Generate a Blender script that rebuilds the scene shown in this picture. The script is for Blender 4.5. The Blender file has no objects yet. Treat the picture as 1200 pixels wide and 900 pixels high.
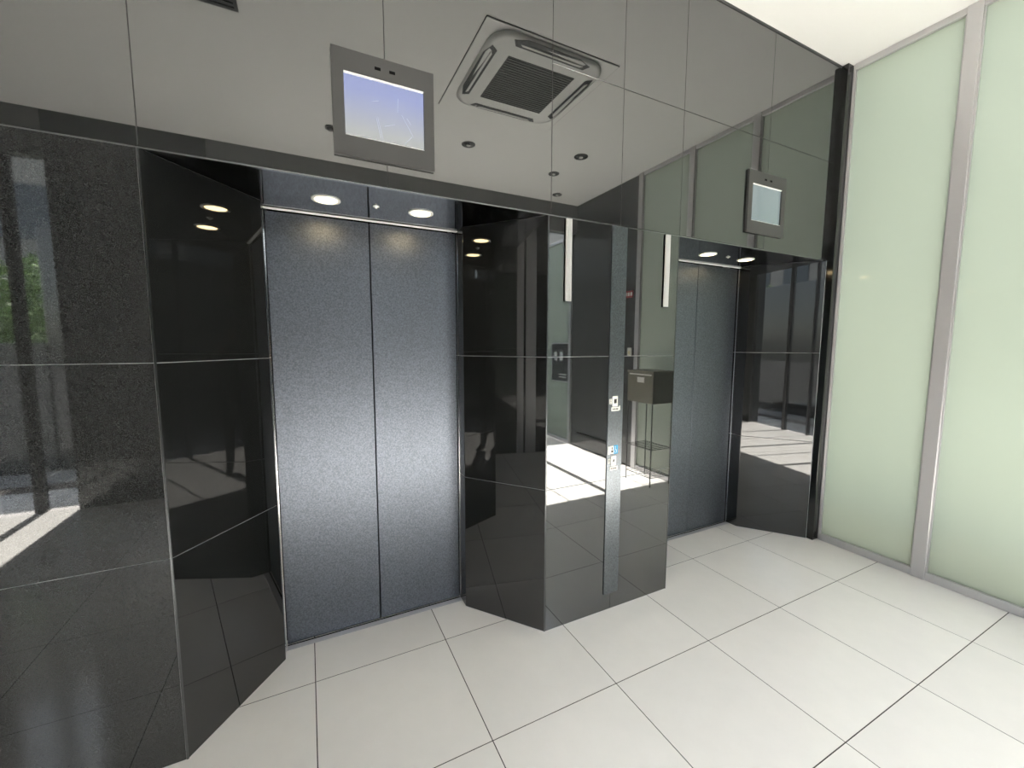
import bpy, bmesh, math, random
from mathutils import Vector, Matrix
random.seed(7)
S = bpy.context.scene
COL = S.collection
# ------------------------------------------------------------------ camera
cam_d = bpy.data.cameras.new('camera'); cam = bpy.data.objects.new('camera', cam_d); COL.objects.link(cam)
F_PX = 481.66
cam_d.sensor_fit = 'HORIZONTAL'; cam_d.sensor_width = 36.0; cam_d.lens = 36.0 * F_PX / 1200.0
cam_d.clip_start = 0.02; cam_d.clip_end = 400
PITCH, YAW, ROLL = math.radians(-5.605), math.radians(26.392), math.radians(0.117)
fwd = Vector((math.sin(YAW) * math.cos(PITCH), math.cos(YAW) * math.cos(PITCH), math.sin(PITCH)))
rgt = Vector((math.cos(YAW), -math.sin(YAW), 0)); upv = rgt.cross(fwd)
r2 = math.cos(ROLL) * rgt + math.sin(ROLL) * upv; u2 = -math.sin(ROLL) * rgt + math.cos(ROLL) * upv
m = Matrix((( r2.x, u2.x, -fwd.x, -0.571), (r2.y, u2.y, -fwd.y, -1.733), (r2.z, u2.z, -fwd.z, 1.506), (0, 0, 0, 1)))
cam.matrix_world = m
S.camera = cam
# ------------------------------------------------------------------ world, sun, exposure
w = bpy.data.worlds.new('world'); S.world = w; w.use_nodes = True
nt = w.node_tree; nt.nodes.clear()
sky = nt.nodes.new('ShaderNodeTexSky'); sky.sky_type = 'NISHITA'; sky.sun_disc = False
sky.sun_elevation = math.radians(58); sky.sun_rotation = math.radians(180)
bg = nt.nodes.new('ShaderNodeBackground'); bg.inputs[1].default_value = 0.2
wo = nt.nodes.new('ShaderNodeOutputWorld')
hsv = nt.nodes.new('ShaderNodeHueSaturation'); hsv.inputs['Saturation'].default_value = .45
nt.links.new(sky.outputs[0], hsv.inputs['Color']); nt.links.new(hsv.outputs[0], bg.inputs[0]); nt.links.new(bg.outputs[0], wo.inputs[0])
sun_d = bpy.data.lights.new('sun', 'SUN'); sun_d.energy = 6.0; sun_d.angle = math.radians(0.6); sun_d.color = (1, .94, .90)
sun = bpy.data.objects.new('sun', sun_d); COL.objects.link(sun)
sun.rotation_euler = (math.radians(32), 0, 0); sun.location = (0, -8, 9)
vs = S.view_settings
vs.view_transform = 'Standard'; vs.look = 'None'; vs.gamma = 1; vs.use_curve_mapping = False
vs.exposure = 3.22
cy = S.cycles
cy.max_bounces = 14; cy.diffuse_bounces = 6; cy.glossy_bounces = 8; cy.transmission_bounces = 6; cy.transparent_max_bounces = 12
cy.caustics_reflective = False; cy.caustics_refractive = False; cy.blur_glossy = 0.4
cy.sample_clamp_indirect = 8

# ------------------------------------------------------------------ materials
def mat(name, base=(.5, .5, .5), rough=.5, metal=0., ior=1.5, emit=None, estr=0., aniso=0., coat=0.):
    mt = bpy.data.materials.new(name); mt.use_nodes = True
    b = mt.node_tree.nodes['Principled BSDF']
    b.inputs['Base Color'].default_value = (*base, 1); b.inputs['Roughness'].default_value = rough
    b.inputs['Metallic'].default_value = metal; b.inputs['IOR'].default_value = ior
    if aniso: b.inputs['Anisotropic'].default_value = aniso
    if coat: b.inputs['Coat Weight'].default_value = coat; b.inputs['Coat Roughness'].default_value = .03
    if emit: b.inputs['Emission Color'].default_value = (*emit, 1); b.inputs['Emission Strength'].default_value = estr
    return mt, mt.node_tree, b
def N(t, kind, **kw):
    n = t.nodes.new(kind)
    for k, v in kw.items():
        if k in n.inputs: n.inputs[k].default_value = v
        else: setattr(n, k, v)
    return n
def coords(t, scale=(1, 1, 1)):
    tc = N(t, 'ShaderNodeTexCoord'); mp = N(t, 'ShaderNodeMapping'); mp.inputs['Scale'].default_value = scale
    t.links.new(tc.outputs['Object'], mp.inputs['Vector']); return mp.outputs[0]
def ramp(t, src, stops):
    r = N(t, 'ShaderNodeValToRGB'); e = r.color_ramp.elements
    while len(e) < len(stops): e.new(.5)
    for k, (p, c) in enumerate(stops): e[k].position = p; e[k].color = (*c, 1)
    t.links.new(src, r.inputs[0]); return r.outputs[0]
def bump(t, b, src, strength, dist=.002):
    n = N(t, 'ShaderNodeBump', Strength=strength, Distance=dist); t.links.new(src, n.inputs['Height']); t.links.new(n.outputs[0], b.inputs['Normal'])

def granite(name, lo, fleck, ior, rough, dust=0.0):
    mt, t, b = mat(name, lo, rough, ior=ior)
    v = coords(t)
    n1 = N(t, 'ShaderNodeTexNoise', Scale=330., Detail=3., Roughness=.7); t.links.new(v, n1.inputs['Vector'])
    c = ramp(t, n1.outputs['Fac'], [(0.42, lo), (.60, tuple(x * 1.9 for x in lo)), (.74, fleck)])
    t.links.new(c, b.inputs['Base Color'])
    n2 = N(t, 'ShaderNodeTexNoise', Scale=2.2, Detail=2.); t.links.new(v, n2.inputs['Vector'])
    rr = N(t, 'ShaderNodeMapRange'); rr.inputs['To Min'].default_value = rough * .7; rr.inputs['To Max'].default_value = rough * 1.5
    t.links.new(n2.outputs['Fac'], rr.inputs['Value']); t.links.new(rr.outputs[0], b.inputs['Roughness'])
    return mt
M = {}
M['granite'] = granite('black_granite', (.007, .0075, .0076), (.05, .05, .049), 1.76, .02)
M['granite_left'] = granite('speckled_black_granite', (.016, .0168, .0168), (.075, .076, .075), 1.74, .02)
M['granite_bright'] = granite('polished_grey_black_stone', (.008, .009, .009), (.05, .05, .05), 2.3, .015)
M['granite_wall'] = granite('dark_granite_wall', (.032, .033, .033), (.2, .2, .19), 1.6, .08)
M['granite_entrance'] = granite('grey_black_granite', (.05, .052, .052), (.22, .22, .21), 1.6, .1)
M['header'] = mat('grey_header_paint', (.17, .173, .17), .5)[0]
M['joint'] = mat('pale_joint_sealant', (.62, .62, .61), .6)[0]
M['joint_dark'] = mat('grey_joint_sealant', (.07, .07, .069), .6)[0]
M['black'] = mat('black_gap', (.004, .004, .004), .5)[0]
M['black'].node_tree.nodes['Principled BSDF'].inputs['Specular IOR Level'].default_value = .05
M['black_gloss'] = mat('black_gloss_metal', (.006, .007, .007), .12, ior=1.6)[0]
M['ceiling'] = mat('white_ceiling_paint', (.88, .875, .85), .75)[0]
M['white_plastic'] = mat('white_plastic', (.82, .82, .79), .35)[0]
M['grille'] = mat('grey_grille', (.13, .13, .125), .5)[0]
M['dark_grey'] = mat('dark_grey_metal', (.05, .05, .052), .4)[0]
M['alu'] = mat('anodised_aluminium', (.58, .57, .58), .38, metal=.55)[0]
M['steel'] = mat('polished_steel', (.78, .78, .78), .16, metal=1.)[0]
M['steel_trim'] = mat('satin_steel_trim', (.33, .335, .34), .22, metal=1.)[0]
M['lantern_white'] = mat('white_satin_trim', (.85, .85, .84), .3)[0]
M['corner'] = mat('dark_steel_corner', (.16, .165, .17), .25, metal=1.)[0]
M['bezel'] = mat('grey_metal_bezel', (.055, .055, .0545), .5)[0]

def brushed(name, base, rough, rscale, bstr):
    mt, t, b = mat(name, base, rough, metal=1., aniso=.25)
    v = coords(t, (1, 1, 1))
    n = N(t, 'ShaderNodeTexNoise', Scale=rscale, Detail=4., Roughness=.65); t.links.new(v, n.inputs['Vector'])
    c = ramp(t, n.outputs['Fac'], [(.33, tuple(x * .7 for x in base)), (.67, tuple(min(1, x * 1.3) for x in base))])
    t.links.new(c, b.inputs['Base Color']); bump(t, b, n.outputs['Fac'], bstr, .0006)
    return mt
M['door'] = brushed('speckled_dull_steel_door', (.185, .204, .238), .41, 170., .5)
M['soffit'] = brushed('mirror_dark_steel', (.13, .137, .145), .07, 260., .03)
M['band'] = brushed('brushed_steel_band', (.19, .207, .225), .3, 200., .12)

# floor tile: polished porcelain, slight tone change from tile to tile
mt, t, b = mat('polished_cream_porcelain', (.66, .635, .585), .11, ior=1.5); M['tile'] = mt
oi = N(t, 'ShaderNodeObjectInfo'); v = coords(t)
n = N(t, 'ShaderNodeTexNoise', Scale=7., Detail=5., Roughness=.6); t.links.new(v, n.inputs['Vector'])
c = ramp(t, n.outputs['Fac'], [(.3, (.855, .825, .785)), (.7, (.885, .853, .812))])
hs = N(t, 'ShaderNodeHueSaturation'); mr = N(t, 'ShaderNodeMapRange'); mr.inputs['To Min'].default_value = .96; mr.inputs['To Max'].default_value = 1.03
t.links.new(oi.outputs['Random'], mr.inputs['Value']); t.links.new(mr.outputs[0], hs.inputs['Value']); t.links.new(c, hs.inputs['Color'])
t.links.new(hs.outputs[0], b.inputs['Base Color'])
M['grout'] = mat('brown_grey_grout', (.055, .045, .04), .9)[0]

# frosted glass: scatters daylight from outside, glossy inner face
mt = bpy.data.materials.new('green_frosted_glass'); mt.use_nodes = True; t = mt.node_tree; t.nodes.clear()
out = N(t, 'ShaderNodeOutputMaterial'); tr = N(t, 'ShaderNodeBsdfTranslucent'); df = N(t, 'ShaderNodeBsdfDiffuse'); gl = N(t, 'ShaderNodeBsdfGlossy')
tr.inputs[0].default_value = (.118, .136, .105, 1); df.inputs[0].default_value = (.66, .73, .62, 1); gl.inputs['Roughness'].default_value = .05
mx = N(t, 'ShaderNodeMixShader'); mx.inputs[0].default_value = .35; t.links.new(tr.outputs[0], mx.inputs[1]); t.links.new(df.outputs[0], mx.inputs[2])
lw = N(t, 'ShaderNodeLayerWeight'); pw = N(t, 'ShaderNodeMath', operation='POWER'); pw.inputs[1].default_value = 4.; t.links.new(lw.outputs['Facing'], pw.inputs[0])
fr = N(t, 'ShaderNodeMath', operation='MULTIPLY_ADD'); fr.inputs[1].default_value = .7; fr.inputs[2].default_value = .04; t.links.new(pw.outputs[0], fr.inputs[0])
m2 = N(t, 'ShaderNodeMixShader'); t.links.new(fr.outputs[0], m2.inputs[0]); t.links.new(mx.outputs[0], m2.inputs[1]); t.links.new(gl.outputs[0], m2.inputs[2])
t.links.new(m2.outputs[0], out.inputs[0]); M['frost'] = mt
# clear entrance glass: thin pane
mt = bpy.data.materials.new('clear_glass'); mt.use_nodes = True; t = mt.node_tree; t.nodes.clear()
out = N(t, 'ShaderNodeOutputMaterial'); tp = N(t, 'ShaderNodeBsdfTransparent'); gl = N(t, 'ShaderNodeBsdfGlossy')
tp.inputs[0].default_value = (.95, .97, .96, 1); gl.inputs['Roughness'].default_value = .01
lw = N(t, 'ShaderNodeLayerWeight'); pw = N(t, 'ShaderNodeMath', operation='POWER'); pw.inputs[1].default_value = 4.; t.links.new(lw.outputs['Facing'], pw.inputs[0])
fr = N(t, 'ShaderNodeMath', operation='MULTIPLY_ADD'); fr.inputs[1].default_value = .6; fr.inputs[2].default_value = .03; t.links.new(pw.outputs[0], fr.inputs[0])
mx = N(t, 'ShaderNodeMixShader'); t.links.new(fr.outputs[0], mx.inputs[0]); t.links.new(tp.outputs[0], mx.inputs[1]); t.links.new(gl.outputs[0], mx.inputs[2])
t.links.new(mx.outputs[0], out.inputs[0]); M['clear'] = mt

# ------------------------------------------------------------------ mesh helpers
def bbox(bm, x0, x1, y0, y1, z0, z1, bev=0.):
    r = bmesh.ops.create_cube(bm, size=1.0)
    for vt in r['verts']:
        vt.co = Vector((x0 + (vt.co.x + .5) * (x1 - x0), y0 + (vt.co.y + .5) * (y1 - y0), z0 + (vt.co.z + .5) * (z1 - z0)))
    if bev:
        es = list({e for vt in r['verts'] for e in vt.link_edges})
        bmesh.ops.bevel(bm, geom=es, offset=bev, segments=1, affect='EDGES')
def cyl(bm, p, r, h, axis='Z', seg=24, r2=None):
    mtx = Matrix.Translation(Vector(p))
    if axis == 'Y': mtx = mtx @ Matrix.Rotation(math.pi / 2, 4, 'X')
    if axis == 'X': mtx = mtx @ Matrix.Rotation(math.pi / 2, 4, 'Y')
    bmesh.ops.create_cone(bm, cap_ends=True, segments=seg, radius1=r, radius2=r if r2 is None else r2, depth=h, matrix=mtx)
def tube(bm, a, b, r, seg=8):
    a = Vector(a); b = Vector(b); d = b - a
    mtx = Matrix.Translation((a + b) / 2) @ d.to_track_quat('Z', 'Y').to_matrix().to_4x4()
    bmesh.ops.create_cone(bm, cap_ends=True, segments=seg, radius1=r, radius2=r, depth=d.length, matrix=mtx)
def prism(bm, pts, z0, z1):
    lo = [bm.verts.new((x, y, z0)) for x, y in pts]; hi = [bm.verts.new((x, y, z1)) for x, y in pts]
    n = len(pts)
    bm.faces.new(lo[::-1]); bm.faces.new(hi)
    for i in range(n): bm.faces.new((lo[i], lo[(i + 1) % n], hi[(i + 1) % n], hi[i]))
    bmesh.ops.recalc_face_normals(bm, faces=bm.faces)
def link(name, bm, m, parent=None, smooth=False):
    me = bpy.data.meshes.new(name); bm.to_mesh(me); bm.free()
    me.materials.append(M[m] if isinstance(m, str) else m)
    if smooth:
        for p in me.polygons: p.use_smooth = True
    o = bpy.data.objects.new(name, me); COL.objects.link(o)
    if parent: o.parent = parent
    return o
def box(name, x0, x1, y0, y1, z0, z1, m, parent=None, bev=0.):
    bm = bmesh.new()
    cx, cyy, cz = (x0 + x1) / 2, (y0 + y1) / 2, (z0 + z1) / 2
    bbox(bm, x0 - cx, x1 - cx, y0 - cyy, y1 - cyy, z0 - cz, z1 - cz, bev)
    o = link(name, bm, m, parent); o.location = (cx, cyy, cz)
    if parent: o.location -= parent.location
    return o
def empty(name, loc=(0, 0, 0)):
    o = bpy.data.objects.new(name, None); COL.objects.link(o); o.location = loc; o.empty_display_size = .1; return o
def tag(o, label=None, cat=None, group=None, kind=None):
    if label: o['label'] = label
    if cat: o['category'] = cat
    if group: o['group'] = group
    if kind: o['kind'] = kind
    return o
def struct(o, label=None): return tag(o, label, kind='structure')

# ------------------------------------------------------------------ dimensions (metres; y = 0 is the face of the lift wall)
XL, XR = -3.0, 2.93
ZC, ZL = 3.44, 2.115                   # ceiling, lintel
YD, YJ = .485, .38                     # door face, jamb corner
YB = -3.25                             # entrance line
ROWS = [0.0, .765, 1.44, ZL]
OPEN = [(-1.02, .48), (1.35, 2.85)]    # lift openings in the wall face
DOORX = [(-.72, .18), (1.65, 2.55)]

# ------------------------------------------------------------------ floor with tiles
floor = struct(box('floor', XL - .6, 3.3, -4.3, .9, -.06, -.0008, 'grout'), 'cream polished tile floor of the lift lobby')
bmt = bmesh.new(); G = .002
bbox(bmt, -.3 + G, .3 - G, -.3 + G, .3 - G, -.004, .004)
tile0 = None
for i in range(-6, 6):
    for j in range(-7, 3):
        x, y = .6 * i + .3, -.424 + .6 * j + .3
        if x > 3.3 or y > .6 or y < -4.3: continue
        if tile0 is None: tile0 = link('tile', bmt, 'tile', floor); o = tile0
        else: o = tile0.copy(); COL.objects.link(o)
        o.location = Vector((x, y, -.004)) - floor.location

# ------------------------------------------------------------------ ceiling
ceiling = struct(box('ceiling', XL - .2, XR + .12, YB - .1, .9, ZC, ZC + .15, 'ceiling'), 'plain white lobby ceiling')

# ------------------------------------------------------------------ lift wall: core + stone panels
wall = struct(empty('wall_back', (0, 0, 0)), 'black polished stone wall with two lift openings')
IN = .003; CE = .49 * IN; JY = YJ + .34 * IN
for pts in ([(XL - .1, IN), (-1.02 - CE, IN), (-.725 - IN, JY), (-.725 - IN, .9), (XL - .1, .9)],
            [(.48 + CE, IN), (1.35 - CE, IN), (1.645 - IN, JY), (1.645 - IN, .9), (.185 + IN, .9), (.185 + IN, JY)],
            [(2.85 + CE, IN), (3.1, IN), (3.1, .9), (2.555 + IN, .9), (2.555 + IN, JY)]):
    bm = bmesh.new(); prism(bm, pts, 0, ZL); link('pier_core', bm, 'joint', wall)
bm = bmesh.new(); bbox(bm, XL - .1, 3.1, IN, .9, ZL + .012, ZC); link('fascia_core', bm, 'joint_dark', wall)
for x0, x1 in DOORX:
    bm = bmesh.new(); bbox(bm, x0, x1, .62, .9, 0, ZL); link('shaft_core', bm, 'black', wall)
GP = .0011
def panel(x0, x1, z0, z1, m):
    o = box('stone_panel', x0 + GP, x1 - GP, 0, .02, z0 + GP, z1 - GP, m, wall, .0006); return o
colsF = [XL, -2.54, -1.78, -1.02, -.26, .495, .92, 1.35, 2.11, 2.865]
for k in range(len(colsF) - 1):
    if colsF[k + 1] < .5: panel(colsF[k], colsF[k + 1], ZL + .004, 3.428, 'granite_bright')
    else: panel(colsF[k], colsF[k + 1], ZL + .004, 2.79, 'granite_bright'); panel(colsF[k], colsF[k + 1], 2.79, 3.428, 'granite_bright')
for k in range(3):
    z0, z1 = ROWS[k], ROWS[k + 1]
    zb = z0 + (.002 if k == 0 else 0)
    for a, b_ in ((XL, -2.54), (-2.54, -1.78), (-1.78, -1.025)): panel(a, b_, zb, z1, 'granite_left')
    panel(.485, .915, zb, z1, 'granite_bright'); panel(.915, 1.345, zb, z1, 'granite_bright')
def splay(p, q, m='granite', name='splay_panel', e=.0006):
    # stone panels standing on the line p -> q; the visible face lies to the right of p -> q
    p = Vector((*p, 0)); q = Vector((*q, 0)); d = (q - p); L = d.length; d.normalize()
    for k in range(3):
        z0, z1 = ROWS[k] + (.002 if k == 0 else 0), ROWS[k + 1]
        bm = bmesh.new(); bbox(bm, -L / 2 + e, L / 2 - e, 0, .02, -(z1 - z0) / 2 + GP, (z1 - z0) / 2 - GP, .0012)
        o = link(name, bm, m, wall); c = (p + q) / 2
        o.location = (c.x, c.y, (z0 + z1) / 2); o.rotation_euler = (0, 0, math.atan2(d.y, d.x))
for (a, b_), (dx0, dx1) in zip(OPEN, DOORX):
    jl, jr = dx0 - .005, dx1 + .005
    splay((a, 0), (jl, YJ)); splay((jr, YJ), (b_, 0))
    splay((jl, YJ), (jl, .56), name='jamb_panel'); splay((jr, .56), (jr, YJ), name='jamb_panel')
    # satin corner trims between wall face and splay, thin steel beads where jamb meets door
    n = 0
    for xx, s in ((a, 1), (b_, -1)):
        if xx > 2.8: continue
        bm = bmesh.new()
        prism(bm, [(xx - .005 * s, -.0004), (xx + .0003 * s, -.0004), (xx + .002 * s, .002), (xx + .001 * s, .012), (xx - .005 * s, .012)], .002, ZL + .003)
        link('corner_trim', bm, 'corner', wall)
    box('jamb_trim', jl - .001, jl + .003, YD - .018, YD - .010, .003, ZL, 'steel', wall)
    box('jamb_trim', jr - .003, jr + .001, YD - .018, YD - .010, .003, ZL, 'steel', wall)
    box('head_trim', jl, jr, YD - .026, YD - .008, ZL - .008, ZL - .001, 'lantern_white', wall, .002)
    # mirror-finish steel soffit
    bm = bmesh.new(); prism(bm, [(a + .002, .004), (b_ - .002, .004), (jr, YJ), (jr, .6), (jl, .6), (jl, YJ)], ZL, ZL + .008)
    link('soffit_panel', bm, 'soffit', wall)
box('lintel_trim', XL, 2.862, -.0012, .012, ZL - .002, ZL + .003, 'steel_trim', wall)
struct(box('trim_1', XL, XR, -.004, .02, 3.427, ZC, 'dark_grey'), 'dark shadow strip between stone wall and ceiling')
struct(box('trim_2', 2.858, XR + .03, -.042, .018, .001, ZC, 'black_gloss', bev=.002), 'black post where stone wall meets frosted glass')

# ------------------------------------------------------------------ lift doors
def lift_door(dx0, dx1, label):
    cx = (dx0 + dx1) / 2
    r = empty('elevator_door', (cx, YD, 0)); tag(r, label, 'elevator door', 'lift doors')
    box('door_leaf', dx0, cx - .0025, YD, YD + .03, .006, ZL - .012, 'door', r, .0015)
    box('door_leaf', cx + .0025, dx1, YD, YD + .03, .006, ZL - .012, 'door', r, .0015)
    box('door_back', dx0 - .03, dx1 + .03, YD + .034, YD + .06, .004, ZL - .012, 'black', r)
    s = box('sill', dx0 - .002, dx1 + .002, YD - .042, YD - .002, .0008, .0035, 'alu', r)
    box('sill_groove', dx0, dx1, YD - .012, YD - .004, .0036, .0042, 'black', s).location = (0, .014, .0018)
    return r
lift_door(*DOORX[0], 'pair of speckled steel lift doors nearest the camera, left opening')
lift_door(*DOORX[1], 'pair of speckled steel lift doors in the far opening beside the frosted glass')

# ------------------------------------------------------------------ downlights in the soffits
em, et, eb = mat('warm_lamp', (1, .9, .7), .4, emit=(1., .74, .38), estr=2.4)
M['lamp'] = em
def downlight(x, y, z, label, group, lit=True, r=.046):
    o = empty('downlight', (x, y, z)); tag(o, label, 'downlight', group)
    bm = bmesh.new()   # ring
    prof = [(r, 0), (r + .012, 0), (r + .012, -.004), (r + .002, -.006), (r - .006, -.002)]
    seg = 28; rings = [[bm.verts.new((px * math.cos(2 * math.pi * k / seg), px * math.sin(2 * math.pi * k / seg), pz)) for px, pz in prof] for k in range(seg)]
    for k in range(seg):
        a, b_ = rings[k], rings[(k + 1) % seg]
        for q in range(len(prof)): bm.faces.new((a[q], b_[q], b_[(q + 1) % len(prof)], a[(q + 1) % len(prof)]))
    bmesh.ops.recalc_face_normals(bm, faces=bm.faces)
    link('trim_ring', bm, 'white_plastic' if lit else 'bezel', o, True)
    bm = bmesh.new(); cyl(bm, (0, 0, -.0018), r - .003, .003, seg=24); link('lens', bm, 'lamp' if lit else 'dark_grey', o)
    if not lit:
        bm = bmesh.new(); cyl(bm, (0, 0, -.006), r * .35, .012, seg=16); link('bulb', bm, 'white_plastic', o)
    return o
DL = [(-.474, 'lit downlight left in the soffit above the near lift doors'), (-.068, 'lit downlight right in the soffit above the near lift doors'),
      (1.896, 'lit downlight left in the soffit above the far lift doors'), (2.296, 'lit downlight right in the soffit above the far lift doors')]
for x, lb in DL: downlight(x, .247, ZL, lb, 'soffit downlights')
for x, lb in ((-.27, 'tiny white sensor between the downlights above the near lift'), (2.1, 'tiny white sensor between the downlights above the far lift')):
    o = empty('ceiling_sensor', (x, .242, ZL)); tag(o, lb, 'sensor', 'soffit sensors')
    bm = bmesh.new(); cyl(bm, (0, 0, -.0015), .014, .003, seg=16); link('base', bm, 'white_plastic', o)
    bm = bmesh.new(); cyl(bm, (0, 0, -.006), .004, .008, seg=12, r2=.009); link('dome', bm, 'white_plastic', o, True)

# ------------------------------------------------------------------ floor indicators (screens over the lifts)
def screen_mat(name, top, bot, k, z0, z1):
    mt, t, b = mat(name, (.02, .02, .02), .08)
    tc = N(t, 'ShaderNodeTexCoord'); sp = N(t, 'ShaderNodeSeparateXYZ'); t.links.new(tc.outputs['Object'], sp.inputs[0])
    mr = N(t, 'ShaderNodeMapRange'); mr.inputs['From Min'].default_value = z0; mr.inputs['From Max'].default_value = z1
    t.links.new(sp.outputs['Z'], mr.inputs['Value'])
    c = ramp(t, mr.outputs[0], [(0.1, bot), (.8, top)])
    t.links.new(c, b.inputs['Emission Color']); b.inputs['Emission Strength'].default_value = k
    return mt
M['screen_a'] = screen_mat('lcd_painted_sky', (.36, .42, .74), (.54, .56, .55), .085, -.11, .11)  # sky reflection painted into the screen's emission, blue fading down to grey
M['screen_b'] = screen_mat('lcd_painted_reflection', (.38, .47, .47), (.36, .46, .45), .075, -.11, .11)  # teal of mirrored surroundings painted into this screen's emission
M['screen_line'] = mat('lcd_line', (.02, .02, .02), .1, emit=(.62, .66, .82), estr=.115)[0]
def indicator(x0, x1, sm, label, lines):
    z0, z1 = 2.207, 2.581; cx = (x0 + x1) / 2
    r = empty('floor_indicator', (cx, 0, z0)); tag(r, label, 'display', 'lift floor indicators')
    a0, a1, b0, b1 = x0 + .04, x1 - .04, 2.28, 2.505
    # bezel: a frame with a square hole
    bm = bmesh.new()
    yf = -.014
    O = [(x0, z0), (x1, z0), (x1, z1), (x0, z1)]; I = [(a0, b0), (a1, b0), (a1, b1), (a0, b1)]
    vo = [bm.verts.new((x - cx, yf, z - z0)) for x, z in O]; vb = [bm.verts.new((x - cx, -.0003, z - z0)) for x, z in O]
    vi = [bm.verts.new((x - cx, yf, z - z0)) for x, z in I]; vj = [bm.verts.new((x - cx, -.0003, z - z0)) for x, z in I]
    for k in range(4):
        l = (k + 1) % 4
        bm.faces.new((vo[k], vo[l], vi[l], vi[k])); bm.faces.new((vo[k], vo[l], vb[l], vb[k])); bm.faces.new((vi[k], vi[l], vj[l], vj[k])); bm.faces.new((vb[k], vb[l], vj[l], vj[k]))
    bmesh.ops.recalc_face_normals(bm, faces=bm.faces)
    link('bezel', bm, 'bezel', r)
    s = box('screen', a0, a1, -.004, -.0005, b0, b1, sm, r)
    for zz0, zz1 in ((b1 - .005, b1 - .0005), (b0 + .0005, b0 + .003)):
        box('screen_edge', a0 + .001, a1 - .001, -.0125, -.0045, zz0, zz1, 'white_plastic', r)
    for dx in (-.027, .027): box('sensor_slot', cx + dx - .011, cx + dx + .011, yf - .0006, yf + .001, 2.535, 2.546, 'black', r)
    if lines:
        for (u0, w0, u1, w1) in lines:
            bm = bmesh.new(); A = Vector((u0, -.0042, w0)); B = Vector((u1, -.0042, w1)); tube(bm, A, B, .0007, 4)
            o = link('screen_line', bm, 'screen_line', s); o.location = (0, .0, 0)
    return r
L1 = [(-.035, -.025, -.02, -.098), (-.030, -.022, -.012, -.1), (-.005, -.05, .035, -.035), (.062, .005, .107, -.068), (.081, -.002, .098, -.023), (.048, .064, .046, .012), (.072, -.098, .10, -.068), (-.05, .03, -.025, .038)]
indicator(-.451, -.073, 'screen_a', 'square grey floor indicator with screen glowing with a painted blue sky reflection over the near lift', L1)
indicator(1.911, 2.289, 'screen_b', 'square grey floor indicator with screen glowing with a painted pale reflection over the far lift', None)

# ------------------------------------------------------------------ call panel band and lanterns on the middle pier
band = empty('call_panel', (.915, 0, .1)); tag(band, 'tall brushed steel call button band on the pier between the lifts', 'call panel')
box('plate', .864, .965, -.006, -.0005, .098, 2.113, 'band', band, .001)
M['cream'] = mat('cream_plate', (.80, .79, .74), .4)[0]; M['ink'] = mat('dark_print', (.03, .03, .03), .5)[0]
M['blue'] = mat('blue_sign', (.03, .33, .60), .4)[0]
def call_group(z, big=True):
    g = box('button_plate', .890, .925, -.0095, -.006, z - .028, z + .028, 'cream', band, .001)
    box('button', .898, .917, -.0115, -.0095, z - .012, z + .014, 'steel', band, .001)
    box('button_mark', .903, .913, -.0125, -.0114, z - .004, z + .009, 'ink', band)
    box('button_mark', .901, .906, -.0125, -.0114, z - .008, z + .009, 'ink', band)
    sp_ = box('small_plate', .870, .886, -.008, -.006, z - .014, z + .014, 'cream', band)
    for dz in (-.007, .001, .008): box('printed_line', .873, .883, -.0085, -.008, z + dz - .0015, z + dz + .0015, 'ink', band)
    box('text_plate', .884, .937, -.0085, -.006, z - .053, z - .032, 'cream', band)
    for dx in (.891, .902, .913, .922): box('printed_line', dx, dx + .007, -.009, -.0085, z - .047, z - .038, 'bezel', band)
call_group(1.197); call_group(.868)
box('text_plate', .938, .944, -.008, -.006, 1.147, 1.171, 'cream', band)
box('small_plate', .868, .882, -.008, -.006, .905, .95, 'cream', band)
box('button_plate', .884, .907, -.0085, -.006, .908, .952, 'cream', band)
box('button_mark', .890, .902, -.009, -.0085, .916, .928, 'ink', band); box('button_mark', .892, .898, -.009, -.0085, .932, .945, 'ink', band)
box('accessible_sign', .908, .935, -.0085, -.006, .906, .954, 'blue', band)
# wheelchair mark: head, back, seat, wheel
bm = bmesh.new(); cyl(bm, (0, 0, 0), .003, .001, 'Y', 12)
o = link('sign_mark', bm, 'cream', band); o.location = Vector((.918, -.0088, .946)) - band.location
box('sign_mark', .9165, .9195, -.0092, -.0085, .929, .942, 'cream', band); box('sign_mark', .9165, .926, -.0092, -.0085, .927, .930, 'cream', band); box('sign_mark', .9245, .927, -.0092, -.0085, .914, .929, 'cream', band)
bm = bmesh.new()
for k in range(14):
    a0 = math.radians(120 + k * 16); a1 = a0 + math.radians(16); tube(bm, (.007 * math.cos(a0), 0, .007 * math.sin(a0)), (.007 * math.cos(a1), 0, .007 * math.sin(a1)), .0009, 5)
o = link('sign_mark', bm, 'cream', band); o.location = Vector((.918, -.0088, .920)) - band.location

M['lantern'] = mat('white_acrylic', (.50, .505, .50), .25)[0]
for x0, lb in ((.574, 'slim white ribbed hall lantern on the pier, nearer the left lift'), (1.234, 'slim white ribbed hall lantern on the pier, nearer the far lift')):
    r = empty('hall_lantern', (x0 + .019, 0, 1.713)); tag(r, lb, 'lantern', 'hall lanterns')
    box('back_plate', x0, x0 + .038, -.006, -.0005, 1.713, ZL - .004, 'black_gloss', r)
    for k in range(3):
        bm = bmesh.new(); L = ZL - .006 - 1.715; seg = 8; R_ = .0058
        pts = [(R_ * math.cos(math.pi + math.pi * q / seg), R_ * 1.6 * math.sin(math.pi + math.pi * q / seg)) for q in range(seg + 1)]
        prism(bm, pts, 0, L)
        o = link('rib', bm, 'lantern', r); o.location = (-.012 + .012 * k, -.006, .002)

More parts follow.
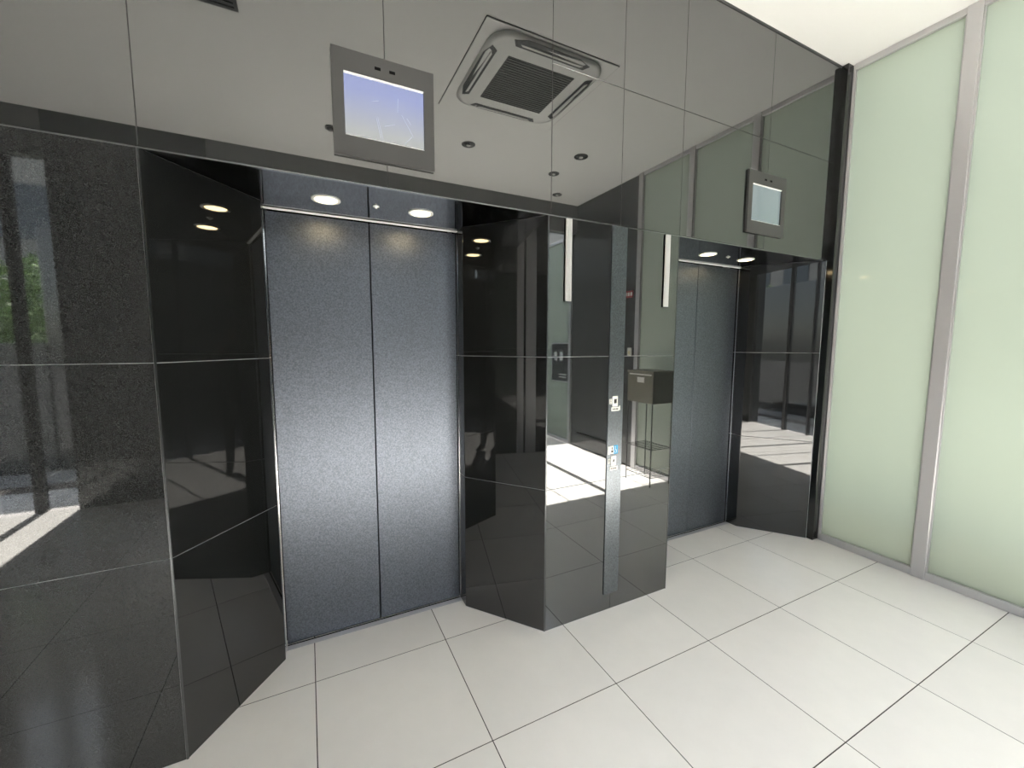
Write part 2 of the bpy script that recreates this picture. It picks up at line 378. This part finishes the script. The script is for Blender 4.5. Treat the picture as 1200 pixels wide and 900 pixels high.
# ------------------------------------------------------------------ frosted glass wall on the right
wr = struct(empty('wall_right', (XR, 0, 0)), 'frosted green glass wall in aluminium frames')
MUL = [-.048, -.632, -1.288, -1.985]
def mullion(y0, y1, z0=0.001, z1=ZC, d=.022): box('mullion', XR - d, XR + .05, y0, y1, z0, z1, 'alu', wr, .002)
mullion(-.056, -.0425, d=.010)
mullion(-.667, -.600); mullion(-1.322, -1.255); mullion(-2.02, -1.952)
edges = [(-.600, -.056), (-1.255, -.667), (-1.952, -1.322)]
def bay(y0, y1, top=3.40):
    box('bottom_rail', XR - .016, XR + .05, y0, y1, .001, .052, 'alu', wr, .002)
    box('top_rail', XR - .016, XR + .05, y0, y1, top, top + .04, 'alu', wr, .002)
    box('glass_bead', XR - .008, XR + .0, y0, y0 + .008, .052, top, 'alu', wr)
    box('glass_bead', XR - .008, XR + .0, y1 - .008, y1, .052, top, 'alu', wr)
    # frosted inner face, clear outer face
    bm = bmesh.new(); bbox(bm, .004, .012, y0 + .002, y1 - .002, .05, top + .002)
    o = link('pane', bm, 'frost', wr); o.data.materials.append(M['clear'])
    for p in o.data.polygons: p.material_index = 0 if p.normal.x < -.5 else 1
for e in edges: bay(*e)
struct(box('column_right', XR, XR + .2, -3.34, -2.022, .001, ZC, 'granite_wall', bev=.003), 'dark granite column after the frosted glass')
mullion(-3.40, -3.345, z1=3.06); mullion(-4.12, -4.06, z1=3.06); bay(-4.06, -3.40, 3.02)

# ------------------------------------------------------------------ left wall, entrance wall
wl = struct(box('wall_left', XL - .2, XL - .021, YB, .02, 0.001, ZC, 'joint'), 'polished black stone side wall')
for y0, y1 in ((-.635, -.004), (-1.65, -.90), (-2.45, -1.65), (YB, -2.45)):
    for k in range(4):
        zz = [0.003, .765, 1.44, ZL, ZC - .002]
        box('stone_panel', XL - .02, XL, y0 + GP, y1 - GP, zz[k] + GP, zz[k + 1] - GP, 'granite', wl, .0012)
box('stone_panel', XL - .02, XL, -.755, -.725, .003, ZC - .002, 'granite', wl)
box('steel_strip', XL - .02, XL + .01, -.724, -.637, .003, 2.9, 'alu', wl); box('steel_strip', XL - .02, XL + .01, -.898, -.757, .003, 2.9, 'alu', wl)
we = struct(box('wall_entrance', -2.49, -1.36, YB - .2, YB, .001, ZC, 'granite_entrance', bev=.003), 'dark granite wall beside the entrance')
struct(box('lintel_entrance', -1.36, XR, YB - .12, YB, 3.06, ZC, 'header'), 'dark header over the entrance glazing')
struct(box('lintel_side', XL - .1, -2.49, YB - .12, YB, 3.06, ZC, 'header'), 'dark header over the narrow side window')
ent = struct(empty('window_1', (.8, YB - .06, 0)), 'entrance glazing with slim dark mullions')
xs = [(-.62, .05), (-.16, .02), (.29, .06), (.735, .03), (1.17, .06), (1.63, .02), (2.11, .07)]
prev = -1.36
for x, wd in xs + [(XR, .0)]:
    if wd: box('mullion', x - wd / 2, x + wd / 2, YB - .09, YB - .03, .001, 3.06, 'dark_grey', ent)
    box('pane', prev + .002, x - wd / 2 - .002, YB - .062, YB - .058, .01, 3.058, 'clear', ent)
    prev = x + wd / 2
side = struct(empty('window_2', (-2.75, YB - .06, 0)), 'narrow side window with a dark mullion')
box('mullion', -2.79, -2.715, YB - .09, YB - .03, .001, 3.06, 'dark_grey', side)
box('pane', XL, -2.792, YB - .062, YB - .058, .01, 3.058, 'clear', side); box('pane', -2.713, -2.492, YB - .062, YB - .058, .01, 3.058, 'clear', side)

# ------------------------------------------------------------------ ceiling fittings (seen mirrored in the stone)
ac = empty('air_conditioner', (.965, -1.145, ZC - .001)); tag(ac, 'square white ceiling air conditioner cassette with grey grille', 'air conditioner')
def rrect(hw, r, seg=6):
    pts = []
    for cx_, cy_, a in ((hw - r, hw - r, 0), (-hw + r, hw - r, 90), (-hw + r, -hw + r, 180), (hw - r, -hw + r, 270)):
        for k in range(seg + 1):
            an = math.radians(a + 90 * k / seg); pts.append((cx_ + r * math.cos(an), cy_ + r * math.sin(an)))
    return pts
def loft(bm, loops, cap=True):
    V = [[bm.verts.new(p) for p in lp] for lp in loops]; n = len(V[0])
    for a, b_ in zip(V, V[1:]):
        for k in range(n): bm.faces.new((a[k], a[(k + 1) % n], b_[(k + 1) % n], b_[k]))
    if cap: bm.faces.new(V[-1])
    bmesh.ops.recalc_face_normals(bm, faces=bm.faces)
bm = bmesh.new(); loft(bm, [[(x, y, 0) for x, y in rrect(.50, .005)], [(x, y, -.006) for x, y in rrect(.50, .005)], [(x, y, -.006) for x, y in rrect(.3, .005)]])
link('cover_panel', bm, 'ceiling', ac).location = (0, -.05, 0)
bm = bmesh.new(); prev = None
loft(bm, [[(x, y, -.0002) for x, y in rrect(.506, .006)], [(x, y, -.0015) for x, y in rrect(.506, .006)], [(x, y, -.0015) for x, y in rrect(.499, .006)]], cap=False); link('cover_shadow_gap', bm, 'dark_grey', ac).location = (0, -.05, 0)
bm = bmesh.new(); loft(bm, [[(x, y, -.006) for x, y in rrect(.43, .15)], [(x, y, -.02) for x, y in rrect(.435, .15)], [(x, y, -.032) for x, y in rrect(.40, .13)], [(x, y, -.036) for x, y in rrect(.34, .09)], [(x, y, -.036) for x, y in rrect(.30, .03)]])
link('body', bm, 'white_plastic', ac, True)
for k in range(4):
    bm = bmesh.new(); pts = [(-.20, .42), (.20, .42), (.29, .395), (.26, .35), (-.26, .35), (-.29, .395)]
    loft(bm, [[(x, y, -.020) for x, y in pts], [(x, y, -.0375 if y < .38 else -.0345 if y < .41 else -.027) for x, y in pts]])
    o = link('air_slot', bm, 'dark_grey', ac); o.rotation_euler = (0, 0, k * math.pi / 2)
    bm = bmesh.new(); loft(bm, [[(x, y, -.034) for x, y in ((-.24, .385), (.24, .385), (.22, .370), (-.22, .370))], [(x, y, -.042) for x, y in ((-.24, .385), (.24, .385), (.22, .370), (-.22, .370))]])
    o = link('louver', bm, 'white_plastic', ac); o.rotation_euler = (0, 0, k * math.pi / 2)
bm = bmesh.new(); bbox(bm, -.262, .262, -.25, .25, -.040, -.034); gr = link('grille', bm, 'grille', ac)
for k in range(21):
    bm = bmesh.new(); bbox(bm, -.258, .258, -.002, .002, -.004, 0); o = link('grille_slat', bm, 'bezel', gr); o.location = (0, -.24 + k * .024, -.040)
o = downlight(.919, -2.236, ZC, 'unlit grey round downlight behind the air conditioner', 'ceiling downlights', False, .055)
downlight(2.058, -1.963, ZC, 'recessed ceiling downlight nearest the frosted glass wall', 'ceiling downlights', False, .06)
downlight(2.035, -2.456, ZC, 'recessed ceiling downlight halfway to the entrance header', 'ceiling downlights', False, .05)
downlight(2.429, -2.999, ZC, 'recessed ceiling downlight beside the entrance header', 'ceiling downlights', False, .05)
sd = empty('smoke_detector', (-.304, -2.494, ZC)); tag(sd, 'small grey smoke detector on the ceiling near the entrance', 'detector')
bm = bmesh.new(); cyl(bm, (0, 0, -.006), .045, .012); link('base', bm, 'grille', sd); bm = bmesh.new(); cyl(bm, (0, 0, -.02), .02, .018, r2=.034); link('dome', bm, 'grille', sd, True)
vt = empty('ceiling_vent', (-1.13, -1.1, ZC)); tag(vt, 'dark rectangular ceiling vent with thin slats', 'vent')
bm = bmesh.new(); bbox(bm, -.28, .28, -.22, .22, -.006, -.0005); link('frame', bm, 'dark_grey', vt)
for k in range(12):
    bm = bmesh.new(); bbox(bm, -.26, .26, -.005, .005, -.012, -.006); o = link('slat', bm, 'dark_grey', vt); o.location = (0, -.19 + k * .0345, 0)

# ------------------------------------------------------------------ things by the right wall (seen mirrored in the pier)
M['olive'] = mat('olive_grey_box_paint', (.16, .15, .11), .5)[0]
bx_ = empty('box_stand', (2.73, -1.56, 0)); tag(bx_, 'olive grey metal box on a thin wire stand by the frosted glass', 'box stand')
box('box_body', 2.585, 2.88, -1.75, -1.375, .885, 1.205, 'olive', bx_, .004)
box('lid', 2.578, 2.887, -1.757, -1.368, 1.205, 1.225, 'olive', bx_, .003)
box('lid_edge', 2.581, 2.585, -1.72, -1.40, 1.178, 1.19, 'cream', bx_)
box('label_plate', 2.580, 2.585, -1.60, -1.50, 1.10, 1.155, 'cream', bx_)
for lx in (2.592, 2.868):
    for ly in (-1.742, -1.382):
        bm = bmesh.new(); tube(bm, (lx, ly, 0.002), (lx, ly, .885), .006); o = link('leg', bm, 'dark_grey', bx_); o.location = -bx_.location
for z in (.10, .40):
    for k in range(9):
        bm = bmesh.new(); tube(bm, (2.592, -1.742 + k * .045, z), (2.868, -1.742 + k * .045, z), .003, 6); o = link('shelf_wire', bm, 'dark_grey', bx_); o.location = -bx_.location
    for lx in (2.592, 2.868):
        bm = bmesh.new(); tube(bm, (lx, -1.742, z), (lx, -1.382, z), .004, 6); o = link('shelf_rail', bm, 'dark_grey', bx_); o.location = -bx_.location
po = empty('notice_board', (XR - .022, -3.62, .95)); tag(po, 'dark notice on the frosted pane outside the entrance', 'notice')
box('board', XR - .012, XR - .004, -3.86, -3.42, .94, 1.50, 'ink', po)
box('frame', XR - .010, XR - .003, -3.88, -3.40, .92, 1.52, 'alu', po)
for dy in (-3.76, -3.60): box('white_figure', XR - .014, XR - .012, dy - .04, dy + .04, 1.25, 1.38, 'cream', po)
for z in (.99, 1.03): box('text_line', XR - .014, XR - .012, -3.66, -3.46, z, z + .015, 'cream', po)
ra = empty('bumper_rail', (XR - .02, -2.83, .17)); tag(ra, 'long dark bumper rail low on the granite column', 'rail')
box('rail', XR - .035, XR - .012, -3.13, -2.30, .19, .225, 'black', ra, .002); box('bracket', XR - .012, XR, -3.0, -2.95, .19, .225, 'black', ra); box('bracket', XR - .012, XR, -2.5, -2.45, .19, .225, 'black', ra)
M['red'] = mat('red_sign', (.35, .02, .03), .4)[0]; M['yellow'] = mat('pale_yellow', (.75, .68, .35), .5)[0]
rs = empty('red_sign', (XR, -2.15, 2.07)); tag(rs, 'small red sign high on the granite column', 'sign')
box('plate', XR - .012, XR, -2.22, -2.08, 2.06, 2.14, 'red', rs); 
for k in range(3): box('letter', XR - .014, XR - .012, -2.205 + k * .045, -2.175 + k * .045, 2.08, 2.12, 'cream', rs)
ys = empty('wall_switch', (XR, -2.1, 1.38)); tag(ys, 'small pale switch box on the granite column beside the glass', 'switch')
box('housing', XR - .02, XR, -2.135, -2.07, 1.36, 1.46, 'cream', ys, .003); box('key', XR - .024, XR - .02, -2.115, -2.09, 1.385, 1.42, 'yellow', ys)

# ------------------------------------------------------------------ outdoors (mirrored in the left pier and the splays)
mt, t, b = mat('grey_paving', (.36, .35, .33), .8); M['pave'] = mt
v = coords(t); br = N(t, 'ShaderNodeTexNoise', Scale=3., Detail=4.); t.links.new(v, br.inputs['Vector'])
t.links.new(ramp(t, br.outputs['Fac'], [(.3, (.31, .30, .29)), (.7, (.42, .41, .39))]), b.inputs['Base Color'])
struct(box('ground', -60, 60, -60, 20, -.2, -.062, 'pave'), 'grey paving outside the entrance')
M['bwall'] = mat('beige_facade', (.26, .25, .23), .8)[0]; M['bglass'] = mat('dark_window_glass', (.03, .04, .05), .1)[0]
def building(x0, x1, y0, y1, h, label, m='bwall'):
    r = empty('building', ((x0 + x1) / 2, y1, -.06)); tag(r, label, 'building')
    box('facade', x0, x1, y0, y1, -.06, h, m, r)
    nx = int((x1 - x0) / 2.2)
    for fl in range(int(h / 3.2)):
        for k in range(nx):
            xa = x0 + .5 + k * (x1 - x0 - .6) / nx; za = 1.2 + fl * 3.2
            wd = box('window', xa, xa + 1.4, y1, y1 + .04, za, za + 1.5, 'bglass', r)
    box('cornice', x0 - .2, x1 + .2, y0, y1 + .25, h, h + .3, m, r)
    return r
struct(box('pane_shade_wall', 3.12, 6.0, .0, .9, -.06, 4.2, 'bwall'), 'unseen wall added beyond the frosted glass to dim the first pane')  # added out of view to cut skylight on the pane nearest the lifts
pl = struct(box('pane_shade_kerb', 3.28, 3.45, -4.0, -.05, -.06, .42, 'bwall', bev=.01), 'unseen low wall added outside the frosted glass to darken the pane bottoms')  # added out of view, shades the foot of the frosted panes
struct(box('garden_wall_low', -9, -3.36, -5.35, -5.15, -.06, 1.5, 'granite_wall', bev=.01), 'low dark garden wall outside the side window')
gw = struct(box('garden_wall', -3.35, 2.9, -5.35, -5.15, -.06, 2.85, 'granite', bev=.01), 'dark granite garden wall outside the entrance')
building(-22, 1, -24, -15, 9.0, 'beige office block across the street with window rows')
building(2.5, 18, -26, -17, 12.5, 'taller pale office block behind the entrance')
mt, t, b = mat('leaf_green', (.10, .2, .03), .6); M['leaf'] = mt
oi = N(t, 'ShaderNodeObjectInfo'); v = coords(t); n = N(t, 'ShaderNodeTexNoise', Scale=6.); t.links.new(v, n.inputs['Vector'])
t.links.new(ramp(t, n.outputs['Fac'], [(.35, (.05, .12, .02)), (.65, (.22, .36, .07))]), b.inputs['Base Color'])
M['bark'] = mat('brown_bark', (.10, .07, .05), .9)[0]
def tree(x, y, h, label):
    r = empty('street_tree', (x, y, -.062)); tag(r, label, 'tree', 'street trees')
    bm = bmesh.new(); cyl(bm, (0, 0, h * .25), .09, h * .5, seg=10, r2=.05); link('trunk', bm, 'bark', r, True)
    bm = bmesh.new()
    for k in range(1400):
        a = random.uniform(0, 6.28); rr = h * .3 * random.random() ** .4; el = random.uniform(-1, 1)
        c = Vector((rr * math.cos(a) * math.sqrt(1 - el * el), rr * math.sin(a) * math.sqrt(1 - el * el), h * .62 + rr * el * 1.1))
        q = Matrix.Rotation(random.uniform(0, 6.28), 3, Vector((random.random() - .5, random.random() - .5, random.random() - .5)).normalized())
        vv = [bm.verts.new(c + q @ Vector(p)) for p in ((-.07, 0, 0), (0, -.035, .01), (.08, 0, 0), (0, .035, .01))]; bm.faces.new(vv)
    o = link('foliage', bm, 'leaf', r); o['kind'] = 'stuff'
tree(-4.9, -9.2, 3.4, 'leafy street tree outside the narrow side window')
tree(-4.2, -6.6, 2.9, 'low leafy tree behind the dark garden wall')
tree(-9, -11, 4.2, 'leafy street tree farther along the street')

# ------------------------------------------------------------------ the photographer (mirrored in the stone splays)
FD = Vector((math.sin(YAW), math.cos(YAW), 0)); RD = Vector((math.cos(YAW), -math.sin(YAW), 0))
PB = Vector((-.571, -1.733, 0)) - FD * .44
per = empty('person', PB); tag(per, 'standing photographer in dark clothes holding up a phone', 'person')
per.rotation_euler = (0, 0, -YAW)
def skin(name, verts, edges, root, parent, mats, pick, lv=2):
    me = bpy.data.meshes.new(name); me.from_pydata([v[:3] for v in verts], edges, [])
    o = bpy.data.objects.new(name, me); COL.objects.link(o)
    o.modifiers.new('skin', 'SKIN'); sb = o.modifiers.new('sub', 'SUBSURF'); sb.levels = lv; sb.render_levels = lv
    if not me.skin_vertices: bpy.context.view_layer.update()
    for k, v in enumerate(verts):
        d = me.skin_vertices[0].data[k]; r = v[3]; d.radius = r if isinstance(r, tuple) else (r, r); d.use_root = (k == root)
    bpy.context.view_layer.update()
    dg = bpy.context.evaluated_depsgraph_get(); nm = bpy.data.meshes.new_from_object(o.evaluated_get(dg))
    bpy.data.objects.remove(o); nm.name = name
    nm.materials.clear()
    for mm in mats: nm.materials.append(M[mm])
    for p in nm.polygons: p.use_smooth = True; p.material_index = pick(p.center)
    o = bpy.data.objects.new(name, nm); COL.objects.link(o); o.parent = parent
    return o
M['cloth'] = mat('dark_navy_cloth', (.012, .013, .017), .85)[0]; M['trousers'] = mat('black_trousers', (.009, .009, .010), .85)[0]
M['skin'] = mat('skin', (.48, .31, .23), .5)[0]; M['hair'] = mat('black_hair', (.01, .009, .008), .6)[0]; M['shoe'] = mat('black_shoe', (.01, .01, .01), .4)[0]
V = [(0, -.01, .95, (.16, .11)), (0, -.01, 1.10, (.145, .10)), (0, 0, 1.27, (.17, .115)), (0, -.01, 1.41, (.10, .075)), (0, .005, 1.47, .052), (0, .03, 1.545, (.066, .074)), (0, .04, 1.62, (.074, .086)), (0, .03, 1.69, (.055, .065))]
E_ = [(k, k + 1) for k in range(7)]
for sx in (-1, 1):
    b0 = len(V)
    V += [(sx * .09, -.01, .87, .088), (sx * .10, .015, .49, .058), (sx * .11, -.02, .11, .042), (sx * .115, .05, .05, .042), (sx * .125, .15, .035, .034)]
    E_ += [(0, b0), (b0, b0 + 1), (b0 + 1, b0 + 2), (b0 + 2, b0 + 3), (b0 + 3, b0 + 4)]
    b1 = len(V)
    V += [(sx * .18, -.01, 1.385, .058), (sx * .27, .05, 1.17, .046), (sx * .13, .25, 1.36, .034), (sx * .085, .315, 1.43, .026), (sx * .075, .34, 1.47, (.020, .032))]
    E_ += [(3, b1), (b1, b1 + 1), (b1 + 1, b1 + 2), (b1 + 2, b1 + 3), (b1 + 3, b1 + 4)]
    pal = b1 + 4
    for k in range(4):     # four fingers behind the phone, bent at the knuckle
        f0 = len(V); zz = 1.535 - .022 * k
        V += [(sx * .074, .362, zz - .01, .0095), (sx * (.058 - .004 * (k == 3)), .392, zz, .0085), (sx * (.030 + .006 * abs(k - 1)), .396, zz, .007)]
        E_ += [(pal, f0), (f0, f0 + 1), (f0 + 1, f0 + 2)]
    f0 = len(V); V += [(sx * .062, .340, 1.50, .0105), (sx * .048, .352, 1.525, .009)]; E_ += [(pal, f0), (f0, f0 + 1)]
def pick(c):
    if c.z > 1.475 and abs(c.x) < .12 and c.y < .2: return 2
    if c.y > .29: return 2
    if c.z < .105: return 3
    return 1 if c.z < .96 and abs(c.x) < .22 else 0
body = skin('body', V, E_, 0, per, ['cloth', 'trousers', 'skin', 'shoe'], pick)
bm = bmesh.new(); bmesh.ops.create_uvsphere(bm, u_segments=20, v_segments=14, radius=1.0)
for vt_ in bm.verts:
    p = vt_.co; n_ = 1 + .03 * math.sin(9 * p.x) * math.cos(7 * p.z)
    vt_.co = Vector((p.x * .092 * n_, p.y * .105 * n_, p.z * .105 * n_))
    if vt_.co.y > .03 and vt_.co.z < .045: vt_.co.y = .03
    if vt_.co.z < -.075: vt_.co.z = -.075
o = link('hair', bm, 'hair', body, True); o.location = (0, .015, 1.655)
for sx in (-1, 1):
    bm = bmesh.new(); bmesh.ops.create_uvsphere(bm, u_segments=10, v_segments=8, radius=.011); o = link('eye', bm, 'ink', body, True); o.location = (sx * .03, .115, 1.615)
    bm = bmesh.new(); bmesh.ops.create_uvsphere(bm, u_segments=10, v_segments=8, radius=.022); bmesh.ops.scale(bm, vec=(.45, .8, 1.4), verts=bm.verts); o = link('ear', bm, 'skin', body, True); o.location = (sx * .078, .03, 1.60)
bm = bmesh.new(); prism(bm, [(-.012, 0), (.012, 0), (0, .028)], 0, .045); o = link('nose', bm, 'skin', body); o.location = (0, .112, 1.57)
bm = bmesh.new(); bbox(bm, -.024, .024, -.004, .006, -.005, .005, .002); o = link('mouth', bm, 'red', body); o.location = (0, .105, 1.545)
ph = empty('smartphone', PB + FD * .412 + Vector((0, 0, 1.506))); tag(ph, 'dark smartphone held upright by the photographer', 'phone'); ph.rotation_euler = (0, 0, -YAW)
bm = bmesh.new(); bbox(bm, -.075, .075, -.004, .004, -.045, .03, .003); link('case', bm, 'black_gloss', ph)
bm = bmesh.new(); bbox(bm, -.070, .070, -.0048, -.004, -.041, .026); link('screen', bm, 'bglass', ph)
